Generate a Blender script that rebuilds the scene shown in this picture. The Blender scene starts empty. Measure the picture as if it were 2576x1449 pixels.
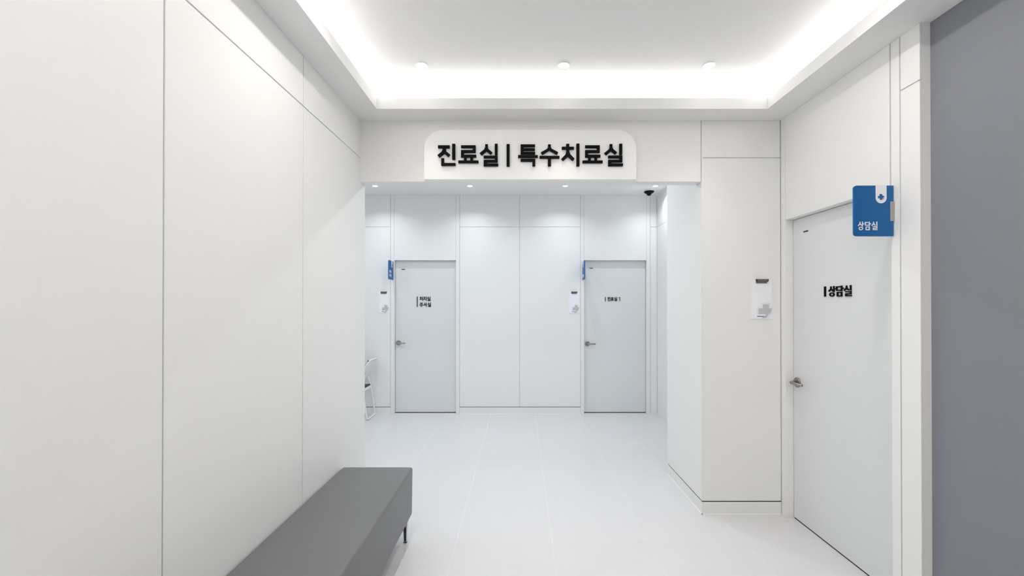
import bpy, bmesh, math, random
from mathutils import Vector, Matrix

random.seed(4)
SC = bpy.context.scene
COL = SC.collection
R = math.radians

# ------------------------------------------------------------------ camera
FPX = 1065.0                       # focal length in pixels of the 2576 px wide frame
PITCH = 0.25
cam_data = bpy.data.cameras.new('camera')
cam_data.sensor_width = 36.0
cam_data.sensor_fit = 'HORIZONTAL'
cam_data.lens = FPX / 2576 * 36.0
cam_data.shift_x = -22 / 2576
cam_data.shift_y = (38 - FPX * math.tan(R(PITCH))) / 2576
cam_data.clip_start = 0.02
cam = bpy.data.objects.new('camera', cam_data)
cam.location = (0, 0, 1.515)
cam.rotation_euler = (R(90 + PITCH), 0, 0)
COL.objects.link(cam)
SC.camera = cam

# ------------------------------------------------------------------ world, exposure
w = bpy.data.worlds.new('world')
SC.world = w
w.use_nodes = True
w.node_tree.nodes['Background'].inputs[0].default_value = (0.9, 0.93, 1.0, 1)
w.node_tree.nodes['Background'].inputs[1].default_value = 0.05
SC.view_settings.view_transform = 'Standard'
SC.view_settings.look = 'None'
SC.view_settings.gamma = 1
SC.view_settings.use_curve_mapping = False
SC.view_settings.exposure = 0.19
SC.cycles.max_bounces = 14
SC.cycles.diffuse_bounces = 10
SC.cycles.glossy_bounces = 4

# ------------------------------------------------------------------ large area lights
ROOM_COL = (1.0, 0.955, 0.912)
COVE_COL = (1.0, 0.96, 0.93)
HALL_COL = (0.87, 0.935, 1.0)
COVE_W = 1.85         # watts per metre of cove tape
ROOM_W = 4.3         # watts per unseen fill lamp in the room
HALL_W = 7.2         # watts per unseen fill lamp in the corridor
ROOM_NARROW = 0.6    # the narrow-beam row by the portal
HALL_NARROW = 2.7    # the narrow-beam row by the far wall


def area_light(name, loc, sx, sy, power, col, rot=(0, 0, 0), shape='RECTANGLE', spread=180):
    d = bpy.data.lights.new(name, 'AREA')
    d.shape = shape
    d.size = sx
    if shape in ('RECTANGLE', 'ELLIPSE'):
        d.size_y = sy
    d.energy = power
    d.color = col
    d.spread = R(spread)
    o = bpy.data.objects.new(name, d)
    o.location = loc
    o.rotation_euler = rot
    COL.objects.link(o)
    return o


# key planes of the place (metres, camera at x = 0, y = 0)
XL, XR, XG = -1.154, 1.870, 1.920       # left wall, right wall, grey wall
YB = -2.30                              # wall behind the camera
YP, YPB, YPIL = 3.043, 3.135, 3.762     # portal front, lintel back, pillar back
YF = 5.800                              # far wall
XPIL = 1.300                            # pillar left face
XHL = -4.30                             # corridor's left end
ZS, ZU, ZH, ZLIN = 2.830, 3.050, 3.000, 2.389   # soffit, raised ceiling, corridor ceiling, lintel underside
CX0, CX1, CY0, CY1 = -0.975, 1.670, -1.75, 2.859   # edge of the raised ceiling
RX0, RX1, RY0, RY1 = -1.100, 1.800, -1.90, 3.020   # walls of the recess behind the lip
ZLIP = 2.903

# light tape lying in the trough behind the lip
zt = ZS + 0.030
cy = (CY0 + CY1) / 2
area_light('cove_tape', (CX0 - 0.030, cy, zt), 0.02, CY1 - CY0, COVE_W * (CY1 - CY0), COVE_COL, (R(180), 0, 0))
area_light('cove_tape', (CX1 + 0.030, cy, zt), 0.02, CY1 - CY0, COVE_W * (CY1 - CY0), COVE_COL, (R(180), 0, 0))
area_light('cove_tape', ((CX0 + CX1) / 2, CY1 + 0.030, zt), CX1 - CX0, 0.02, COVE_W * (CX1 - CX0), COVE_COL, (R(180), 0, 0))
area_light('cove_tape', ((CX0 + CX1) / 2, CY0 - 0.030, zt), CX1 - CX0, 0.02, COVE_W * (CX1 - CX0), COVE_COL, (R(180), 0, 0))
# unseen rows of lamps added above and behind the camera to fill the room
for yy in (1.80, 0.40, -1.0):
    for xx in (-0.638, 0.276, 1.212):
        area_light('room_fill_lamp', (xx, yy, ZU - 0.012), 0.06, 0.06, ROOM_W, ROOM_COL, shape='DISK', spread=166)
# unseen second row and left lamp added to fill the corridor
for xx in (-1.842, -0.642, 0.562):
    area_light('hall_fill_lamp', (xx, 4.05, ZH - 0.012), 0.06, 0.06, HALL_W, HALL_COL, shape='DISK', spread=170)
for yy in (4.05,):
    area_light('hall_fill_lamp', (-3.042, yy, ZH - 0.012), 0.06, 0.06, HALL_W, HALL_COL, shape='DISK', spread=170)


# ------------------------------------------------------------------ materials
def mat(name, col, rough=0.5, metal=0.0, spec=0.5, bump=0.0, scale=200, vary=0.0, coat=0.0, emit=None):
    m = bpy.data.materials.new(name)
    m.use_nodes = True
    nt = m.node_tree
    b = nt.nodes['Principled BSDF']
    b.inputs['Base Color'].default_value = (*col, 1)
    b.inputs['Roughness'].default_value = rough
    b.inputs['Metallic'].default_value = metal
    b.inputs['Specular IOR Level'].default_value = spec
    b.inputs['Coat Weight'].default_value = coat
    if emit:
        b.inputs['Emission Color'].default_value = (*emit[0], 1)
        b.inputs['Emission Strength'].default_value = emit[1]
    if bump or vary:
        tc = nt.nodes.new('ShaderNodeTexCoord')
        n = nt.nodes.new('ShaderNodeTexNoise')
        n.inputs['Scale'].default_value = scale
        n.inputs['Detail'].default_value = 3
        nt.links.new(tc.outputs['Object'], n.inputs['Vector'])
        if bump:
            bp = nt.nodes.new('ShaderNodeBump')
            bp.inputs['Strength'].default_value = bump
            bp.inputs['Distance'].default_value = 0.001
            nt.links.new(n.outputs['Fac'], bp.inputs['Height'])
            nt.links.new(bp.outputs['Normal'], b.inputs['Normal'])
        if vary:
            mr = nt.nodes.new('ShaderNodeMapRange')
            mr.inputs['To Min'].default_value = 1 - vary
            mr.inputs['To Max'].default_value = 1 + vary
            nt.links.new(n.outputs['Fac'], mr.inputs['Value'])
            hs = nt.nodes.new('ShaderNodeHueSaturation')
            hs.inputs['Color'].default_value = (*col, 1)
            nt.links.new(mr.outputs['Result'], hs.inputs['Value'])
            nt.links.new(hs.outputs['Color'], b.inputs['Base Color'])
    return m


PANEL = mat('white_wall_panel', (0.85, 0.85, 0.837), 0.45, spec=0.35, bump=0.08, scale=350, vary=0.012)
PLASTER = mat('white_ceiling_paint', (0.85, 0.85, 0.845), 0.8, spec=0.2, bump=0.05, scale=260)
JOINT = mat('grey_joint_backing', (0.54, 0.54, 0.53), 0.8, spec=0.1)
DARKGAP = mat('dark_shadow_gap', (0.025, 0.025, 0.028), 0.9, spec=0.05)
BASE = mat('white_baseboard', (0.84, 0.84, 0.83), 0.4, spec=0.4)
SEAL = mat('white_sealant', (0.93, 0.93, 0.92), 0.4)
FRAME = mat('white_door_frame', (0.85, 0.85, 0.84), 0.4, spec=0.4)
LEAF = mat('shaded_pale_grey_leaf', (0.74, 0.76, 0.77), 0.4, spec=0.4, bump=0.05, scale=350)  # white-grey paint, with the shade of the reveal mixed into the colour
GREY = mat('blue_grey_wall', (0.235, 0.245, 0.275), 0.6, spec=0.3, bump=0.1, scale=300, vary=0.03)
TILE = mat('pale_polished_tile', (0.68, 0.68, 0.69), 0.14, spec=0.4, vary=0.012, scale=5)
GROUT = mat('white_grout', (0.78, 0.78, 0.78), 0.5)
SIGNW = mat('bright_white_acrylic', (0.93, 0.93, 0.92), 0.55, spec=0.2)
BLACK = mat('black_letter', (0.008, 0.007, 0.009), 0.7, spec=0.08)
BLUE = mat('blue_sign_plate', (0.007, 0.125, 0.36), 0.45, spec=0.4, vary=0.03, scale=30)
PAPER = mat('white_sheet', (0.90, 0.90, 0.94), 0.5)
CROSSG = mat('grey_print', (0.53, 0.54, 0.57), 0.6)
CAPT = mat('slate_print', (0.16, 0.18, 0.25), 0.6)
PALEG = mat('pale_grey_print', (0.72, 0.73, 0.75), 0.6)
TAUPE = mat('taupe_metal_clip', (0.17, 0.15, 0.145), 0.35, metal=0.6)
DARKCLIP = mat('black_clip_end', (0.02, 0.018, 0.018), 0.4)
STEEL = mat('brushed_steel', (0.36, 0.34, 0.33), 0.32, metal=1.0)
CHROME = mat('chrome', (0.75, 0.75, 0.77), 0.12, metal=1.0)
RUBBER = mat('black_rubber', (0.012, 0.012, 0.012), 0.6)
VINYL = mat('grey_bench_vinyl', (0.165, 0.167, 0.170), 0.42, spec=0.4, bump=0.25, scale=420, vary=0.03)
NAVY = mat('navy_chair_vinyl', (0.02, 0.024, 0.045), 0.4)
TUBEW = mat('white_tube', (0.84, 0.84, 0.85), 0.3)
TRIMW = mat('white_lamp_trim', (0.80, 0.80, 0.80), 0.4)
GLASSK = mat('black_camera_dome', (0.002, 0.002, 0.003), 0.35, spec=0.15)
SLOT = mat('dark_slot', (0.015, 0.015, 0.015), 0.5)
ALU = mat('grey_bracket', (0.42, 0.42, 0.41), 0.4, metal=0.4)


# ------------------------------------------------------------------ object helpers
def tag(o, label=None, cat=None, group=None, kind=None):
    if label:
        o['label'] = label
    if cat:
        o['category'] = cat
    if group:
        o['group'] = group
    if kind:
        o['kind'] = kind
    return o


def empty(name, loc=(0, 0, 0), rz=0.0):
    o = bpy.data.objects.new(name, None)
    o.location = loc
    o.rotation_euler = (0, 0, R(rz))
    o.empty_display_size = 0.1
    COL.objects.link(o)
    return o


def link(name, me, m, parent=None, loc=(0, 0, 0), rot=(0, 0, 0), smooth=False):
    if m and not me.materials:
        me.materials.append(m)
    if smooth:
        for p in me.polygons:
            p.use_smooth = True
    o = bpy.data.objects.new(name, me)
    o.location = loc
    o.rotation_euler = rot
    COL.objects.link(o)
    if parent:
        o.parent = parent
    return o


def from_bm(name, bm, m, parent=None, loc=(0, 0, 0), rot=(0, 0, 0), smooth=False):
    bmesh.ops.recalc_face_normals(bm, faces=bm.faces[:])
    me = bpy.data.meshes.new(name)
    bm.to_mesh(me)
    bm.free()
    return link(name, me, m, parent, loc, rot, smooth)


_cache = {}


def box(name, x, y, z, m, parent=None, bev=0.0, segs=1):
    """A box with its origin at its centre; alike boxes share a mesh."""
    d = (round(x[1] - x[0], 5), round(y[1] - y[0], 5), round(z[1] - z[0], 5))
    key = (d, m.name, bev, segs)
    c = ((x[0] + x[1]) / 2, (y[0] + y[1]) / 2, (z[0] + z[1]) / 2)
    if key not in _cache:
        bm = bmesh.new()
        bmesh.ops.create_cube(bm, size=1)
        bmesh.ops.scale(bm, vec=d, verts=bm.verts)
        if bev:
            bmesh.ops.bevel(bm, geom=bm.edges[:], offset=bev, segments=segs, affect='EDGES', profile=0.5)
        me = bpy.data.meshes.new(name)
        bm.to_mesh(me)
        bm.free()
        me.materials.append(m)
        if segs > 1:
            for p in me.polygons:
                p.use_smooth = True
        _cache[key] = me
    if parent is None:              # a piece of the setting keeps its origin at the world origin
        me = _cache[key].copy()
        me.transform(Matrix.Translation(c))
        return link(name, me, None)
    return link(name, _cache[key], None, parent, c)


def add_box(bm, x, y, z):
    mtx = Matrix.Translation(((x[0] + x[1]) / 2, (y[0] + y[1]) / 2, (z[0] + z[1]) / 2)) @ \
        Matrix.Diagonal((x[1] - x[0], y[1] - y[0], z[1] - z[0], 1))
    bmesh.ops.create_cube(bm, size=1, matrix=mtx)


def add_prism(bm, pts, y0, y1):
    """Extrude an outline given in the local x-z plane from y0 (front) to y1 (back)."""
    a = [bm.verts.new((p[0], y0, p[1])) for p in pts]
    b = [bm.verts.new((p[0], y1, p[1])) for p in pts]
    n = len(pts)
    bm.faces.new(a)
    bm.faces.new(b[::-1])
    for i in range(n):
        bm.faces.new((a[i], b[i], b[(i + 1) % n], a[(i + 1) % n]))


def add_ring(bm, cx, cz, ox, oz, ix, iz, y0, y1, n=28):
    rows = []
    for (rx, rz, yy) in ((ox, oz, y0), (ix, iz, y0), (ix, iz, y1), (ox, oz, y1)):
        rows.append([bm.verts.new((cx + rx * math.cos(2 * math.pi * k / n), yy, cz + rz * math.sin(2 * math.pi * k / n))) for k in range(n)])
    for j in range(4):
        for k in range(n):
            bm.faces.new((rows[j][k], rows[j][(k + 1) % n], rows[(j + 1) % 4][(k + 1) % n], rows[(j + 1) % 4][k]))


def lathe(bm, prof, n=32, cap0=True, cap1=True, loc=(0, 0, 0)):
    """Profile of (radius, z) turned about z."""
    rows = []
    for r, z in prof:
        rows.append([bm.verts.new((loc[0] + r * math.cos(2 * math.pi * k / n), loc[1] + r * math.sin(2 * math.pi * k / n), loc[2] + z)) for k in range(n)])
    for a, b in zip(rows, rows[1:]):
        for k in range(n):
            bm.faces.new((a[k], a[(k + 1) % n], b[(k + 1) % n], b[k]))
    if cap0:
        bm.faces.new(rows[0][::-1])
    if cap1:
        bm.faces.new(rows[-1])


def round_path(pts, r, steps=6):
    out = [Vector(pts[0])]
    for a, b, c in zip(pts, pts[1:], pts[2:]):
        a, b, c = Vector(a), Vector(b), Vector(c)
        d0, d1 = (a - b), (c - b)
        q = min(r, d0.length * 0.45, d1.length * 0.45)
        p0, p1 = b + d0.normalized() * q, b + d1.normalized() * q
        for k in range(steps + 1):
            t = k / steps
            out.append(p0 * (1 - t) ** 2 + b * 2 * t * (1 - t) + p1 * t * t)
    out.append(Vector(pts[-1]))
    return out


def tube(bm, pts, r, n=12):
    pts = [Vector(p) for p in pts]
    prev = None
    rows = []
    for i, p in enumerate(pts):
        t = (pts[min(i + 1, len(pts) - 1)] - pts[max(i - 1, 0)]).normalized()
        if prev is None:
            u = t.orthogonal().normalized()
        else:
            u = (prev - t * prev.dot(t)).normalized()
        prev = u
        v = t.cross(u)
        rr = r[i] if isinstance(r, (list, tuple)) else r
        rows.append([bm.verts.new(p + (u * math.cos(2 * math.pi * k / n) + v * math.sin(2 * math.pi * k / n)) * rr) for k in range(n)])
    for a, b in zip(rows, rows[1:]):
        for k in range(n):
            bm.faces.new((a[k], a[(k + 1) % n], b[(k + 1) % n], b[k]))
    bm.faces.new(rows[0][::-1])
    bm.faces.new(rows[-1])


# ------------------------------------------------------------------ floor
T, GAP = 0.608, 0.0020
floor = box('floor', (XHL, XG + 0.1), (YB, YF + 0.12), (-0.06, -0.0005), GROUT)
tag(floor, 'pale polished square floor tiles with thin white grout lines', 'floor', kind='structure')
TX0, TY0 = 0.199 - 8 * T, 2.711 - 9 * T
i = 0
while TX0 + i * T < XG:
    j = 0
    while TY0 + j * T < YF + 0.06:
        x0, x1 = max(TX0 + i * T, XHL), min(TX0 + (i + 1) * T, XG)
        y0, y1 = max(TY0 + j * T, YB), min(TY0 + (j + 1) * T, YF + 0.06)
        if x1 - x0 > 0.02 and y1 - y0 > 0.02 and not (x1 < XL - 0.1 and y1 < YP):
            box('tile', (x0 + GAP / 2, x1 - GAP / 2), (y0 + GAP / 2, y1 - GAP / 2), (-0.011, 0.0), TILE, floor, bev=0.0003)
        j += 1
    i += 1

# ------------------------------------------------------------------ walls
G = 0.006           # joint between panels
PT = 0.012          # panel thickness
JD = 0.004          # depth of the joints
ZB, ZG, ZM = 0.089, 0.096, 2.561   # baseboard top, panel foot, upper joint


def backing(name, x, y, z, label):
    o = box(name, x, y, z, JOINT)
    return tag(o, label, 'wall', kind='structure')


# left wall of panels, running past the camera
wl = backing('wall_left', (XL - 0.09, XL - JD), (YB, YPB - 0.002), (0, ZS + 0.2), 'white panelled wall beside the grey bench')
ys = [YB, -1.257, -0.382, 0.493, 1.368, 2.243, YPB]
for a, b in zip(ys, ys[1:]):
    g0 = G / 2 if a > YB else 0
    g1 = G / 2 if b < YPB else 0
    box('panel', (XL - PT, XL), (a + g0, b - g1), (ZG, ZM - G / 2), PANEL, wl, bev=0.0012)
    box('panel', (XL - PT, XL), (a + g0, b - g1), (ZM + G / 2, ZS), PANEL, wl, bev=0.0012)
box('end_panel', (XL - 0.10, XL - PT), (YPB - 0.002, YPB + 0.004), (0, ZH), PANEL, wl)
box('shadow_gap', (XL - PT - 0.001, XL - 0.0032), (YB, YPB), (ZB, ZG), DARKGAP, wl)
bl = box('baseboard_left', (XL - PT, XL - 0.001), (YB, YPB), (0, ZB), BASE)
tag(bl, 'white baseboard running behind the grey bench', 'baseboard', kind='structure')

# portal: lintel and deep pillar
wm = backing('wall_portal', (XPIL + JD, XR + 0.15), (YP + JD, YPIL - JD), (0, ZH), 'white panelled portal with lintel and deep pillar')
box('lintel', (XL - 0.03, XPIL - 0.003), (YP, YPB), (ZLIN, ZH + 0.05), PANEL, wm, bev=0.001)
box('panel', (XPIL + 0.0005, XR - 0.0018), (YP, YP + PT), (ZG, ZM - G / 2), PANEL, wm, bev=0.0012)
box('panel', (XPIL + 0.0005, XR - 0.0018), (YP, YP + PT), (ZM + G / 2, ZS), PANEL, wm, bev=0.0012)
box('panel', (XPIL, XPIL + PT), (YP + 0.0005, YPIL), (ZG, ZH), PANEL, wm, bev=0.0012)
box('panel', (XPIL + PT, XR), (YPIL - PT, YPIL), (ZG, ZH), PANEL, wm, bev=0.0012)
box('shadow_gap', (XPIL + 0.0032, XR), (YP + 0.0032, YPIL - 0.005), (ZB, ZG), DARKGAP, wm)
bp = box('baseboard_portal', (XPIL + 0.0005, XR - 0.0005), (YP + 0.0005, YPIL), (0, ZB), BASE)
tag(bp, 'white baseboard around the foot of the portal pillar', 'baseboard', kind='structure')
box('sealant_bead', (XPIL - 0.003, XR - 0.001), (YP - 0.003, YP + 0.004), (0, 0.004), SEAL, bp)
box('sealant_bead', (XPIL - 0.003, XPIL + 0.004), (YP - 0.003, YPIL), (0, 0.004), SEAL, bp)

# corridor wall hidden behind the left wall, corridor end
wc = tag(box('wall_corridor', (XHL, XL - 0.09), (YP, YPB), (0, ZH), PANEL), 'white corridor wall turning off to the left', 'wall', kind='structure')
we = tag(box('wall_corridor_end', (XHL - 0.1, XHL), (YP, YF), (0, ZH), PANEL), 'white wall closing the corridor on the left', 'wall', kind='structure')
wk = tag(box('wall_back', (XL - 0.1, XG + 0.1), (YB - 0.1, YB), (0, ZU), PANEL), 'white wall behind the camera', 'wall', kind='structure')

# far wall: x limits of doors and frame strips
FD = [(-1.735, -0.887), (0.868, 1.727)]       # door openings
ZD = 2.102                                    # door opening height
DREC = 0.056                                  # depth of the door reveal
wf = backing('wall_far', (XHL, XR + 0.1), (YF + 0.075, YF + 0.15), (0, ZH), 'white panelled wall at the end with two doors')
box('core', (XHL, FD[0][0] - 0.004), (YF + JD, YF + 0.075), (0, ZH), JOINT, wf)
box('core', (FD[0][1] + 0.004, FD[1][0] - 0.004), (YF + JD, YF + 0.075), (0, ZH), JOINT, wf)
box('core', (FD[1][1] + 0.004, XR + 0.05), (YF + JD, YF + 0.075), (0, ZH), JOINT, wf)
for d in FD:
    box('core', (d[0] - 0.004, d[1] + 0.004), (YF + JD, YF + 0.075), (ZD + 0.004, ZH), JOINT, wf)
g = 0.005
FS = 0.050                                    # width of the frame strips
cols = [(XHL, FD[0][0] - FS), (FD[0][1] + FS, -0.016), (-0.016, FD[1][0] - FS), (FD[1][1] + FS, XR)]
bf = []
for k, (a, b) in enumerate(cols):
    box('panel', (a + g / 2, b - g / 2), (YF, YF + PT), (ZG if k < 3 else 0, ZM - g / 2), PANEL, wf, bev=0.001)
    box('panel', (a + g / 2, b - g / 2), (YF, YF + PT), (ZM + g / 2, ZH), PANEL, wf, bev=0.001)
for a, b in ((XHL, FD[0][0] - FS), (FD[0][1] + FS, FD[1][0] - FS)):
    box('shadow_gap', (a, b), (YF + 0.0032, YF + PT + 0.001), (ZB, ZG), DARKGAP, wf)
    bb = box('baseboard_far', (a, b), (YF + 0.0005, YF + PT), (0, ZB), BASE)
    lab = {0: 'white baseboard left of the far doors behind the chair', 1: 'white baseboard between the two far doors'}[len(bf)]
    tag(bb, lab, 'baseboard', kind='structure')
    box('sealant_bead', (a, b), (YF - 0.003, YF + 0.003), (0, 0.003), SEAL, bb)
    bf.append(bb)
for d in FD:
    box('transom_panel', (d[0] + g / 2, d[1] - g / 2), (YF, YF + PT), (ZD, ZH), PANEL, wf, bev=0.001)

# right wall: corridor stretch behind the pillar, then the stretch with the door
wr = backing('wall_right', (XR + PT + 0.063, XR + 0.16), (1.985, YP + 0.05), (0, ZS + 0.2), 'white panelled right wall with the consultation door')
RD = (2.135, 2.992)                           # door opening along y
RFS = 0.050
box('core', (XR + JD, XR + 0.075), (1.990, RD[0] - 0.004), (0, ZS), JOINT, wr)
box('core', (XR + JD, XR + 0.075), (RD[1] + 0.004, YP + 0.02), (0, ZS), JOINT, wr)
box('core', (XR + JD, XR + 0.075), (RD[0] - 0.004, RD[1] + 0.004), (ZD + 0.004, ZS), JOINT, wr)
box('panel', (XR, XR + PT), (1.980, RD[0] - RFS - 0.004), (0, ZM - G / 2), PANEL, wr, bev=0.0012)
box('panel', (XR, XR + PT), (1.980, RD[0] - RFS - 0.004), (ZM + G / 2, ZS), PANEL, wr, bev=0.0012)
box('transom_panel', (XR, XR + PT), (RD[0] + 0.009, RD[1] - G / 2), (ZD, ZS), PANEL, wr, bev=0.0012)
box('corner_trim', (XR + PT, XG + 0.002), (1.980, 1.990), (0, ZS), PANEL, wr)
wr2 = tag(box('wall_right_corridor', (XR + JD, XR + 0.1), (YPIL - 0.05, YF + 0.05), (0, ZH), JOINT), 'white panelled corridor wall seen past the pillar', 'wall', kind='structure')
box('panel', (XR, XR + PT), (YPIL, YF), (0, ZM - g / 2), PANEL, wr2)
box('panel', (XR, XR + PT), (YPIL, YF), (ZM + g / 2, ZH), PANEL, wr2)
tr = tag(box('trim_1', (XR - 0.022, XR), (YPIL, YF), (ZH - 0.018, ZH), PLASTER), 'slim white ceiling trim on the corridor right wall', 'trim', kind='structure')
wg = tag(box('wall_grey', (XG, XG + 0.12), (YB, 1.982), (0, ZS), GREY), 'blue grey painted wall at the right edge', 'wall', kind='structure')

# ------------------------------------------------------------------ ceilings
ce = box('ceiling', (RX0 - 0.2, RX1 + 0.25), (RY0 - 0.4, YP + 0.02), (ZU, ZU + 0.05), PLASTER)
tag(ce, 'white raised ceiling inside the glowing cove', 'ceiling', kind='structure')
th = 0.018
L = 0.016
for (x, y) in (((XL - 0.05, CX0 - L), (YB, YP)), ((CX1 + L, XG + 0.1), (YB, YP)), ((CX0 - L, CX1 + L), (CY1 + L, YP)), ((CX0 - L, CX1 + L), (YB, CY0 - L))):
    box('soffit', x, y, (ZS, ZS + th), PLASTER, ce)
for (x, y) in (((CX0 - L, CX0), (CY0 - L, CY1 + L)), ((CX1, CX1 + L), (CY0 - L, CY1 + L)), ((CX0, CX1), (CY1, CY1 + L)), ((CX0, CX1), (CY0 - L, CY0))):
    box('cove_lip', x, y, (ZS, ZLIP), PLASTER, ce)
for (x, y) in (((RX0 - 0.02, RX0), (RY0, RY1)), ((RX1, RX1 + 0.02), (RY0, RY1)), ((RX0 - 0.02, RX1 + 0.02), (RY1, RY1 + 0.02)), ((RX0 - 0.02, RX1 + 0.02), (RY0 - 0.02, RY0))):
    box('recess_wall', x, y, (ZS + th, ZU), PLASTER, ce)
ch = box('ceiling_corridor', (XHL, XR + 0.1), (YPB, YF + 0.05), (ZH, ZH + 0.05), PLASTER)
tag(ch, 'flat white corridor ceiling beyond the lintel', 'ceiling', kind='structure')


# ------------------------------------------------------------------ lettering (outlines in sheet units, y down)
def rect(x0, y0, x1, y1):
    return [(x0, y0), (x1, y0), (x1, y1), (x0, y1)]



def tf(poly, dx=0, dy=0, sx=1, sy=1):
    if poly[0] == 'ring':
        _, cx, cy_, ox, oy, ix, iy = poly
        return ('ring', cx * sx + dx, cy_ * sy + dy, ox * sx, oy * sy, ix * sx, iy * sy)
    return [(px * sx + dx, py * sy + dy) for px, py in poly]


SIOT = [(59, 4), (87, 4), (87, 40), (95, 58), (137, 92), (118, 115), (73, 78), (21, 123), (0, 100), (48, 60), (59, 37)]
RIEUL_LOW = [rect(43, 128, 194, 153), rect(164, 128, 194, 198), rect(43, 174, 194, 198), rect(43, 174, 74, 240), rect(43, 214, 200, 240)]
CHIEUT = [rect(54, 2, 86, 34), rect(6, 34, 136, 60),
          [(54, 60), (86, 60), (86, 86), (96, 114), (142, 162), (122, 184), (72, 138), (20, 184), (0, 164), (44, 119), (54, 89)]]
GLYPH = {
    'jin': (194, [rect(6, 18, 131, 47), [(54, 47), (90, 47), (90, 64), (98, 86), (136, 117), (117, 141), (73, 106), (20, 148), (0, 124), (43, 89), (54, 69)],
                  rect(159, 2, 191, 171), rect(41, 158, 71, 236), rect(41, 210, 194, 236)]),
    'ryo': (217, [rect(29, 18, 186, 44), rect(156, 18, 186, 96), rect(29, 70, 186, 96), rect(29, 70, 59, 146), rect(29, 120, 193, 146),
                  rect(61, 146, 89, 184), rect(129, 146, 157, 184), rect(0, 183, 217, 208)]),
    'sil': (200, [SIOT, rect(163, 0, 193, 118)] + RIEUL_LOW),
    'bar': (32, [rect(0, 5, 32, 245)]),
    'teuk': (214, [rect(28, 8, 59, 114), rect(28, 8, 184, 34), rect(28, 50, 182, 74), rect(28, 89, 185, 114),
                   rect(0, 125, 214, 150), rect(28, 165, 186, 191), rect(156, 165, 186, 242)]),
    'su': (215, [[(92, 8), (122, 8), (122, 39), (132, 56), (201, 92), (187, 118), (106, 72), (30, 118), (14, 94), (82, 56), (92, 39)],
                 rect(0, 132, 215, 158), rect(91, 157, 123, 242)]),
    'chi': (196, CHIEUT + [rect(164, 0, 196, 242)]),
    'cheo': (205, CHIEUT + [rect(174, 0, 205, 242), rect(132, 92, 175, 119)]),
    'ju': (215, [rect(22, 12, 194, 38), [(90, 38), (124, 38), (124, 52), (134, 66), (203, 98), (189, 122), (107, 84), (28, 122), (13, 98), (81, 66), (90, 52)],
                 rect(0, 138, 215, 164), rect(91, 163, 123, 242)]),
    'sa': (212, [tf(SIOT, 0, 4, 1.0, 1.45), rect(142, 0, 173, 242), rect(172, 88, 212, 116)]),
    'sang': (205, [tf(SIOT, 0, 0, 0.98, 1.05), rect(138, 0, 168, 140), rect(167, 52, 205, 79), ('ring', 100, 193, 72, 50, 42, 26)]),
    'dam': (208, [rect(8, 10, 118, 36), rect(8, 10, 38, 114), rect(8, 88, 128, 114), rect(140, 0, 170, 124), rect(169, 48, 208, 75),
                  rect(30, 138, 170, 163), rect(30, 216, 170, 242), rect(30, 138, 60, 242), rect(140, 138, 170, 242)]),
    'one': (80, [[(52, 10), (80, 10), (80, 238), (48, 238), (48, 52), (8, 66), (0, 40)]]),
}


def letter(name, key, parent, x, ztop, sx, sz, y0, y1, m):
    """One raised syllable; x and ztop are the upper left corner in the parent's frame."""
    bm = bmesh.new()
    step = (y1 - y0) * 0.02
    for k, p in enumerate(GLYPH[key][1]):
        y0 -= step                    # crossing strokes never share a face
        if p[0] == 'ring':
            _, cx, cy_, ox, oy, ix, iy = p
            add_ring(bm, cx * sx, -cy_ * sz, ox * sx, oy * sz, ix * sx, iy * sz, y0, y1)
        else:
            add_prism(bm, [(px * sx, -py * sz) for px, py in p], y0, y1)
    return from_bm(name, bm, m, parent, (x, 0, ztop))


# ------------------------------------------------------------------ doors
def handle(parent, x, z, yface, direction, lever=0.105):
    """Lever handle whose lever points along local x * direction; yface is the door face."""
    bm = bmesh.new()
    lathe(bm, [(0.0345, 0), (0.0345, 0.006), (0.032, 0.009), (0.020, 0.0095)], 32)
    h = from_bm('handle', bm, STEEL, parent, (x, yface, z), (R(90), 0, 0))
    bm = bmesh.new()
    pts = round_path([(0, 0, 0.008), (0, 0, 0.052), (direction * lever, 0, 0.050)], 0.016)
    tube(bm, pts, [0.0105] * (len(pts) - 1) + [0.0085], 14)
    from_bm('lever', bm, STEEL, h, smooth=True)
    return h


def make_door(name, label, origin, rz, width, hx, hdir, fs, zf):
    """Door in a reveal; local x runs along the wall, -y is the room side, y = 0 the wall face."""
    o = empty(name, origin, rz)
    tag(o, label, 'door', kind='structure')
    for a, b in ((-fs, 0), (width, width + fs)):
        box('frame_strip', (a + (0.0008 if rz else 0.003), b) if a < 0 else (a, b - 0.003), (0.0, DREC + 0.016), (0, zf), FRAME, o, bev=0.001)
    box('head_frame', (0, width), (0.013, DREC + 0.016), (ZD, ZD + 0.02), FRAME, o)
    leaf = box('leaf', (0.004, width - 0.004), (DREC, DREC + 0.012), (0.010, ZD - 0.003), LEAF, o, bev=0.001)
    box('bottom_gap', (0.002, width - 0.002), (DREC + 0.006, DREC + 0.016), (0.0, 0.012), DARKGAP, o)  # dark strip standing in for the shaded void under the leaf
    return o, leaf


def words(parent, rows, x, ztop, h, ly, gap=0.12, m=BLACK, depth=0.006, sxf=1.0, pitch=None):
    """Rows of syllables of height h starting at x; ly is the surface they stand on."""
    s = h / 245
    for k, row in enumerate(rows):
        cx = x
        for key in row:
            if key == ' ':
                cx += 0.35 * h
                continue
            letter('letter', key, parent, cx, ztop - k * h * 1.32, s * sxf, s, ly - depth, ly, m)
            cx += (GLYPH[key][0] + gap * 245) * s * sxf




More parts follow.
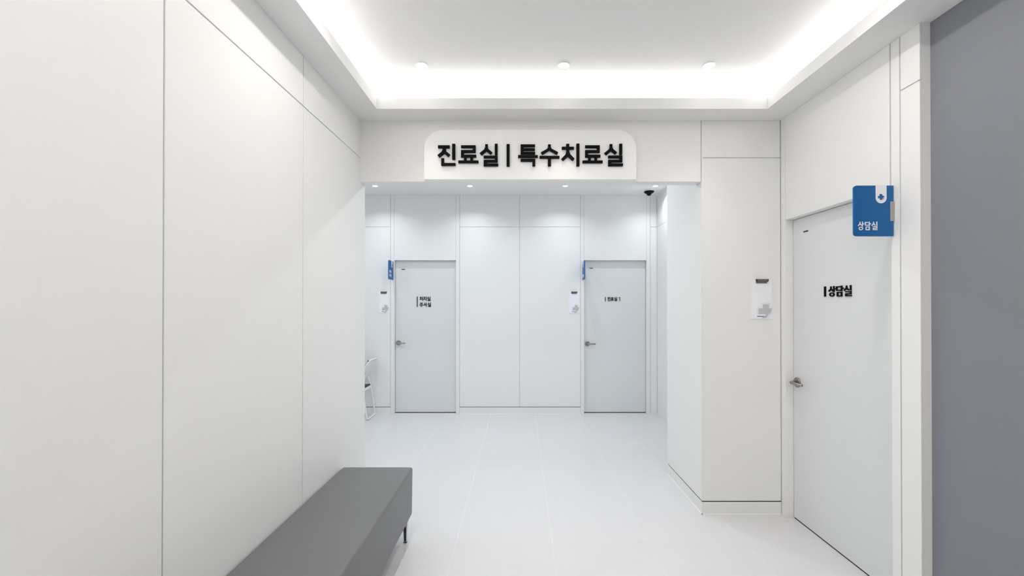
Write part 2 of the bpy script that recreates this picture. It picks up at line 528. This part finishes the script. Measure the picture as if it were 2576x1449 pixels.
def door_words(leaf, rows, x, ztop, h, barx, barh, barw, gap=0.12, sxf=1.0):
    ox, oy, oz = leaf.location
    ly = -0.006                       # leaf front face in leaf coordinates
    s = barh / 240
    letter('divider_bar', 'bar', leaf, barx - ox, ztop + s * 5 - oz, barw / 32, s, ly - 0.006, ly, BLACK)
    words(leaf, rows, x - ox, ztop - oz, h, ly, gap, sxf=sxf)


mpx = (YF + DREC) / FPX            # metres per frame pixel on the far door leaves


def fx(px):
    return (px - 1310) * mpx


def fz(py):
    return 1.515 + (762 - py) * mpx


d1, leaf1 = make_door('door_1', 'pale grey far door with two lines of black lettering beside the folding chair', (FD[0][0], YF, 0), 0, FD[0][1] - FD[0][0], 0, 1, FS, ZH)
door_words(leaf1, [['cheo', 'chi', 'sil'], ['ju', 'sa', 'sil']], fx(1055.5) - FD[0][0], fz(745.5), 0.062, fx(1049) - FD[0][0], 0.143, 0.009, gap=0.10, sxf=0.92)
handle(d1, fx(1003) - FD[0][0], fz(862), DREC, 1)
box('slot', (fx(1010) - FD[0][0], fx(1019) - FD[0][0]), (DREC - 0.002, DREC + 0.003), (fz(678), fz(676.2)), SLOT, d1)

d2, leaf2 = make_door('door_2', 'pale grey far door lettered on one line with a number one', (FD[1][0], YF, 0), 0, FD[1][1] - FD[1][0], 0, 1, FS, ZH)
door_words(leaf2, [['jin', 'ryo', 'sil', ' ', 'one']], fx(1528) - FD[1][0], fz(746.5), 0.058, fx(1522) - FD[1][0], 0.060, 0.0075, gap=0.06, sxf=0.88)
handle(d2, fx(1477.5) - FD[1][0], fz(864), DREC, 1)
box('slot', (fx(1483) - FD[1][0], fx(1491) - FD[1][0]), (DREC - 0.002, DREC + 0.003), (fz(675), fz(673.4)), SLOT, d2)

# right door: local x runs towards the camera
d3, leaf3 = make_door('door_3', 'large pale grey door in the right wall lettered in black under the blue sign', (XR, RD[1], 0), -90, RD[1] - RD[0], 0, 1, RFS, ZS)
door_words(leaf3, [['sang', 'dam', 'sil']], RD[1] - 2.645, 1.620, 0.066, RD[1] - 2.682, 0.064, 0.014, gap=0.02, sxf=1.10)
handle(d3, RD[1] - 2.947, 0.964, DREC, 1, 0.118)
box('slot', (RD[1] - 2.880, RD[1] - 2.835), (DREC - 0.002, DREC + 0.003), (1.996, 2.004), SLOT, d3)

# ------------------------------------------------------------------ portal sign
YS = YP - 0.059
mp = YS / FPX
so = empty('portal_sign', ((1334 - 1310) * mp, YP, ZLIN))
tag(so, 'wide white sign with rounded top corners and bold black lettering above the portal', 'sign')
hw, hh, rad = 0.748, 0.350, 0.135
pts = [(-hw, 0), (-hw, hh - rad)]
for k in range(13):
    a = math.pi - k / 12 * math.pi / 2
    pts.append((-hw + rad + rad * math.cos(a), hh - rad + rad * math.sin(a)))
for k in range(13):
    a = math.pi / 2 - k / 12 * math.pi / 2
    pts.append((hw - rad + rad * math.cos(a), hh - rad + rad * math.sin(a)))
pts += [(hw, 0)]
bm = bmesh.new()
add_prism(bm, pts, -0.059, -0.0005)
from_bm('sign_panel', bm, SIGNW, so)
u = mp / 4.293 * 0.996
for key, sx_, sy_ in (('jin', 262, 266), ('ryo', 487, 266), ('sil', 717, 268), ('bar', 1007, 266), ('teuk', 1130, 266), ('su', 1362, 266),
                      ('chi', 1596, 266), ('ryo', 1825, 266), ('sil', 2060, 267)):
    px, pz = 1040 + sx_ / 4.293, 300 + sy_ / 4.293
    X, Z = (px - 1310) * mp, 1.515 + (762 - pz) * mp
    letter('letter' if key != 'bar' else 'divider_bar', key, so, X - so.location.x, Z - ZLIN, u, u, -0.074, -0.0595, BLACK)


# ------------------------------------------------------------------ blue projecting signs
def blade_sign(loc, rz, label, rows, texth, flip=False):
    """Blue plate standing out from a wall; local x = 0 is the free edge, x = 0.198 the wall."""
    o = empty('blade_sign', loc, rz)
    tag(o, label, 'sign', 'blue projecting door signs')
    W, H, rr = 0.198, 0.254, 0.016
    fxm = (lambda v: W - v) if flip else (lambda v: v)
    out = [(W, 0), (W, H)]
    for k in range(7):
        a = math.pi / 2 + k / 6 * math.pi / 2
        out.append((rr + rr * math.cos(a), H - rr + rr * math.sin(a)))
    for k in range(7):
        a = math.pi + k / 6 * math.pi / 2
        out.append((rr + rr * math.cos(a), rr + rr * math.sin(a)))
    bm = bmesh.new()
    add_prism(bm, [(fxm(a), b) for a, b in out], 0, 0.008)
    from_bm('plate', bm, BLUE, o)
    # white tab with a round foot
    q = 0.0002208
    x0, x1, zb = (722 - 228) * q, (968 - 228) * q, H - (545 - 140) * q
    tr_ = (x1 - x0) / 2
    tab = [(x0, H - 0.0008), (x1, H - 0.0008)]
    for k in range(13):
        a = -k / 12 * math.pi
        tab.append((x0 + tr_ + tr_ * math.cos(a), zb + tr_ + tr_ * math.sin(a)))
    bm = bmesh.new()
    add_prism(bm, [(fxm(a), b) for a, b in tab], -0.0012, 0.0)
    tb = from_bm('tab', bm, PAPER, o)
    # small blue cross emblem with a swept lower right arm
    ex, ez, e = x0 + tr_ * 0.96, H - (400 - 140) * q, 0.0072
    cross = [(-1, 2), (0.6, 2), (1, 0.9), (2.4, 0.6), (1.4, -0.6), (0.4, -2.1), (-0.5, -2.2), (-1, -1.0), (-2.1, -1.0), (-2.1, 0.6), (-1, 0.8)]
    bm = bmesh.new()
    add_prism(bm, [(fxm(ex + a * e), ez + b * e) for a, b in cross], -0.0020, -0.0012)
    wing = [(0.4, -2.6), (1.4, -1.7), (2.5, -0.2), (2.1, -0.2), (1.1, -1.7)]
    add_prism(bm, [(fxm(ex + a * e), ez + b * e) for a, b in wing], -0.0020, -0.0012)
    from_bm('emblem', bm, BLUE, tb)
    # bracket clasping the wall edge
    bx = sorted((fxm(0.181), fxm(0.203)))
    box('bracket', tuple(bx), (-0.004, 0.012), (H - (950 - 140) * q, H - (505 - 140) * q), ALU, o, bev=0.001)
    s = texth / 245
    for k, row in enumerate(rows):
        cx = 0.0192 if not flip else W - 0.170
        for key in row:
            letter('letter', key, o, cx, H - (960 - 140) * q + (len(rows) - 1 - k) * texth * 1.3, s * 0.86, s, -0.0012, 0.0, PAPER)
            cx += (GLYPH[key][0] + 16) * s * 0.86
    return o


blade_sign((XR - 0.202, 2.118, 1.850), 0, 'large blue projecting sign with white tab on the right wall door', [['sang', 'dam', 'sil']], 0.0435)
blade_sign((-1.746, YF - 0.2015, 1.832), 90, 'small blue projecting sign beside the far door next to the folding chair', [['cheo', 'chi', 'sil'], ['ju', 'sa', 'sil']], 0.040)
blade_sign((0.846, YF - 0.0035, 1.832), -90, 'small blue projecting sign beside the far door with the number one', [['jin', 'ryo', 'sil']], 0.044, flip=True)


# ------------------------------------------------------------------ clip boards on the walls
def clip_board(loc, label, wdt, hgt):
    o = empty('notice_board', loc, 0)
    tag(o, label, 'notice board', 'white clip boards beside the doors')
    sh = box('sheet', (0, wdt), (-0.005, -0.0005), (0, hgt), PAPER, o, bev=0.0006)
    sx_, sz_ = wdt / 435, hgt / 860        # from the close-up: 435 by 860 units

    def P(l):
        return [(a * sx_ - wdt / 2, hgt / 2 - b * sz_) for a, b in l]
    # grey cross with its corner swept away
    cross = [(243, 540), (365, 540), (370, 628), (428, 630), (428, 665), (395, 720), (350, 770), (300, 760), (148, 757), (148, 632), (238, 630)]
    bm = bmesh.new()
    add_prism(bm, P(cross), -0.0031, -0.00225)
    add_prism(bm, P([(300, 757), (350, 768), (318, 838), (225, 852), (235, 815), (300, 800)]), -0.0031, -0.00225)
    from_bm('cross_print', bm, CROSSG, sh)
    # thin pale outline around the cross
    line = [(428, 606), (392, 600), (384, 530), (362, 512), (244, 512), (222, 530), (218, 600), (212, 606), (146, 608), (126, 630), (126, 750), (146, 778), (205, 780)]
    bm = bmesh.new()
    for (a, b), (c, d_) in zip(line, line[1:]):
        v = Vector((c - a, d_ - b)).normalized() * 3.5
        add_prism(bm, P([(a - v.y, b + v.x), (c - v.y, d_ + v.x), (c + v.y, d_ - v.x), (a + v.y, b - v.x)]), -0.0027, -0.0022)
    from_bm('outline_print', bm, PALEG, sh)
    for k in range(3):
        bm = bmesh.new()
        arc = [(330 + k * 28, 850 - k * 6), (345 + k * 24, 800 - k * 12), (385 + k * 14, 745 - k * 14), (428, 695 + k * 30)]
        for (a, b), (c, d_) in zip(arc, arc[1:]):
            v = Vector((c - a, d_ - b)).normalized() * 3.5
            add_prism(bm, P([(a - v.y, b + v.x), (c - v.y, d_ + v.x), (c + v.y, d_ - v.x), (a + v.y, b - v.x)]), -0.0027, -0.0022)
        from_bm('feather_print', bm, PALEG, sh)
    bm = bmesh.new()
    add_prism(bm, P([(122, 796), (302, 796), (302, 816), (122, 816)]), -0.0027, -0.0022)
    from_bm('caption_print', bm, CAPT, sh)
    # spring clip over the top edge
    x0, x1 = 92 * sx_, 350 * sx_
    z1, z0 = hgt + 0.002, hgt - 82 * sz_
    zm = hgt - 55 * sz_
    bm = bmesh.new()
    add_prism(bm, [(x0 + 0.008, z1), (x1 - 0.006, z1), (x1 - 0.010, zm), (x0 + 0.009, zm)], -0.016, -0.0048)
    add_prism(bm, [(x0 + 0.002, zm), (x1 - 0.010, zm), (x1 - 0.010, z0), (x0 + 0.002, z0)], -0.011, -0.0048)
    cl = from_bm('clip', bm, TAUPE, o)
    bm = bmesh.new()
    add_prism(bm, [(x0, z1), (x0 + 0.008, z1), (x0 + 0.009, zm), (x0 + 0.002, zm)], -0.016, -0.0048)
    from_bm('clip_end', bm, DARKCLIP, cl)
    bm = bmesh.new()
    add_prism(bm, [(x1 - 0.006, z1), (x1, z1), (x1 - 0.003, zm + 0.002), (x1 - 0.010, zm)], -0.016, -0.0048)
    from_bm('clip_end', bm, DARKCLIP, cl)
    return o


clip_board((1.6545, YP, 1.402), 'large white sheet with grey cross clipped on the pillar', 0.1486, 0.283)
clip_board((-1.944, YF, 1.379), 'small white clipped sheet on the far wall above the folding chair', 0.140, 0.292)
clip_board((0.662, YF, 1.379), 'small white clipped sheet left of the far door with the number one', 0.140, 0.292)


# ------------------------------------------------------------------ downlights
def downlight(loc, label, group, col, power, spread, tilt, rad=0.042, em=14):
    o = empty('ceiling_downlight', loc)
    tag(o, label, 'light', group)
    bm = bmesh.new()
    lathe(bm, [(rad * 0.80, -0.0005), (rad * 0.80, -0.006), (rad * 0.88, -0.0085), (rad, -0.005), (rad, -0.0005)], 40, False, False)
    from_bm('trim_ring', bm, TRIMW, o, smooth=True)
    bm = bmesh.new()
    lathe(bm, [(rad * 0.78, -0.0012), (rad * 0.74, -0.0040), (rad * 0.55, -0.0050)], 32)
    key = 'lens_' + str(col)
    if key not in _cache:
        _cache[key] = mat('lit_lens', (0.9, 0.9, 0.9), 0.4, emit=(col, em))
    from_bm('lens', bm, _cache[key], o)
    li = area_light('lamp', (0, 0, -0.0105), rad * 1.2, rad * 1.2, power, col, (R(tilt[0]), R(tilt[1]), 0), 'DISK', spread)
    li.parent = o
    return o


for xx, nm in ((-0.638, 'left'), (0.276, 'middle'), (1.212, 'right')):
    downlight((xx, 2.718, ZU), nm + ' one of the three round downlights in the raised ceiling', 'downlights in the raised ceiling', ROOM_COL, ROOM_NARROW, 66, (0, 0))
for xx, nm in ((-1.842, 'round corridor downlight next to the left wall edge'), (-0.642, 'round corridor downlight second from the left wall edge'),
               (0.562, 'round corridor downlight third from the left wall edge'), (1.702, 'round corridor downlight just above the dome camera')):
    downlight((xx, 5.345, ZH), nm, 'downlights in the corridor ceiling', HALL_COL, HALL_NARROW, 128, (0, 0), 0.040)

# ------------------------------------------------------------------ dome camera
o = empty('security_camera', (1.690, 5.57, ZH))
tag(o, 'black dome security camera with white base on the corridor ceiling', 'camera')
bm = bmesh.new()
lathe(bm, [(0.064, -0.0005), (0.066, -0.008), (0.065, -0.014), (0.060, -0.0155)], 40)
from_bm('mount', bm, TRIMW, o, smooth=False)
bm = bmesh.new()
lathe(bm, [(0.0645, -0.0155), (0.065, -0.022), (0.058, -0.032), (0.042, -0.040), (0.031, -0.048), (0.026, -0.060), (0.017, -0.068), (0.006, -0.071)], 40)
from_bm('dome', bm, GLASSK, o, smooth=True)

# ------------------------------------------------------------------ bench
BX0, BX1, BY0, BY1 = XL + 0.006, -0.694, 0.90, 2.735
bc = ((BX0 + BX1) / 2, (BY0 + BY1) / 2)
o = empty('bench', (bc[0], bc[1], 0))
tag(o, 'long backless grey upholstered bench with chrome legs along the left wall', 'bench')
hx, hy = (BX1 - BX0) / 2, (BY1 - BY0) / 2
bm = bmesh.new()
add_box(bm, (-hx, hx), (-hy, hy), (0.155, 0.461))
for v in bm.verts:                                # the sides draw in a little towards the foot
    if v.co.z < 0.2:
        v.co.x *= 0.985
        v.co.y *= 0.996
bmesh.ops.bevel(bm, geom=[e for e in bm.edges], offset=0.016, segments=4, affect='EDGES', profile=0.5)
from_bm('cushion', bm, VINYL, o, smooth=True)
for sx_ in (-1, 1):
    for sy_ in (-1, 1):
        lx, ly = sx_ * (hx - 0.036), sy_ * (hy - 0.045)
        bm = bmesh.new()
        rows = []
        for z, h in ((0.157, 0.019), (0.10, 0.0140), (0.006, 0.0105)):
            rows.append([bm.verts.new((lx + a * h, ly + b * h, z)) for a, b in ((-1, -1), (1, -1), (1, 1), (-1, 1))])
        for a, b in zip(rows, rows[1:]):
            for k in range(4):
                bm.faces.new((a[k], a[(k + 1) % 4], b[(k + 1) % 4], b[k]))
        bm.faces.new(rows[0])
        bm.faces.new(rows[-1][::-1])
        bmesh.ops.bevel(bm, geom=bm.edges[:], offset=0.002, segments=1, affect='EDGES')
        lg = from_bm('leg', bm, CHROME, o)
        box('rubber_foot', (lx - 0.010, lx + 0.010), (ly - 0.010, ly + 0.010), (0, 0.0065), RUBBER, lg, bev=0.0015)
        for sg in (-1, 1):
            box('dark_insert', (lx - 0.0055, lx + 0.0055), (ly + sg * 0.0135 - 0.003, ly + sg * 0.0135 + 0.003), (0.012, 0.104), RUBBER, lg, bev=0.0015)

# ------------------------------------------------------------------ folding chair
o = empty('folding_chair', (-2.15, 5.607, 0))
tag(o, 'white tubular folding chair with navy seat half hidden behind the left wall', 'chair')
cw = 0.168
tr_ = 0.0105
# front frame carries the backrest, its foot reaches forward (-x)
bm = bmesh.new()
tube(bm, round_path([(-0.35, -cw, 0.0115), (-0.02, -cw, 0.415), (0.04, -cw, 0.49), (0.20, -cw, 0.773), (0.20, cw, 0.773), (0.04, cw, 0.49), (-0.02, cw, 0.415), (-0.35, cw, 0.0115)], 0.06), tr_)
tube(bm, [(-0.335, -cw, 0.03), (-0.335, cw, 0.03)], 0.008)
from_bm('front_frame', bm, TUBEW, o, smooth=True)
# rear frame: U with its bar on the floor behind
bm = bmesh.new()
q = cw - 0.018
tube(bm, round_path([(0.075, -q, 0.515), (0.11, -q, 0.40), (0.172, -q, 0.0115), (0.172, q, 0.0115), (0.11, q, 0.40), (0.075, q, 0.515)], 0.045), tr_)
from_bm('rear_frame', bm, TUBEW, o, smooth=True)
# seat pan and pad
bm = bmesh.new()
add_box(bm, (-0.27, 0.128), (-cw + 0.032, cw - 0.032), (0.372, 0.408))
bmesh.ops.bevel(bm, geom=bm.edges[:], offset=0.006, segments=2, affect='EDGES')
from_bm('seat_pan', bm, TUBEW, o)
bm = bmesh.new()
add_box(bm, (-0.262, 0.120), (-cw + 0.038, cw - 0.038), (0.4085, 0.424))
bmesh.ops.bevel(bm, geom=bm.edges[:], offset=0.007, segments=2, affect='EDGES')
from_bm('seat_pad', bm, NAVY, o)


# backrest: white shell behind, navy pad in front, round lower corners
def back_slab(nm, off, thk, m, zlo, zhi, half):
    """A slab in the plane of the upper frame: s runs up the frame, y across."""
    d = Vector((0.16, 0, 0.283)).normalized()
    nrm = Vector((d.z, 0, -d.x))                   # towards the rear
    p0 = Vector((0.04, 0, 0.49))
    outl = []
    for k in range(17):
        a = math.pi + k / 16 * math.pi
        outl.append((half * math.cos(a), zlo + 0.11 * (1 + math.sin(a))))
    outl += [(half, zhi), (-half, zhi)]
    bm_ = bmesh.new()
    va = [bm_.verts.new(p0 + d * s + Vector((0, y, 0)) + nrm * off) for y, s in outl]
    vb = [bm_.verts.new(p0 + d * s + Vector((0, y, 0)) + nrm * (off + thk)) for y, s in outl]
    n = len(outl)
    bm_.faces.new(va)
    bm_.faces.new(vb[::-1])
    for k in range(n):
        bm_.faces.new((va[k], vb[k], vb[(k + 1) % n], va[(k + 1) % n]))
    return from_bm(nm, bm_, m, o)


back_slab('back_shell', 0.0, 0.008, TUBEW, 0.125, 0.312, cw - 0.012)
back_slab('back_pad', -0.016, 0.0158, NAVY, 0.112, 0.322, cw - 0.006)
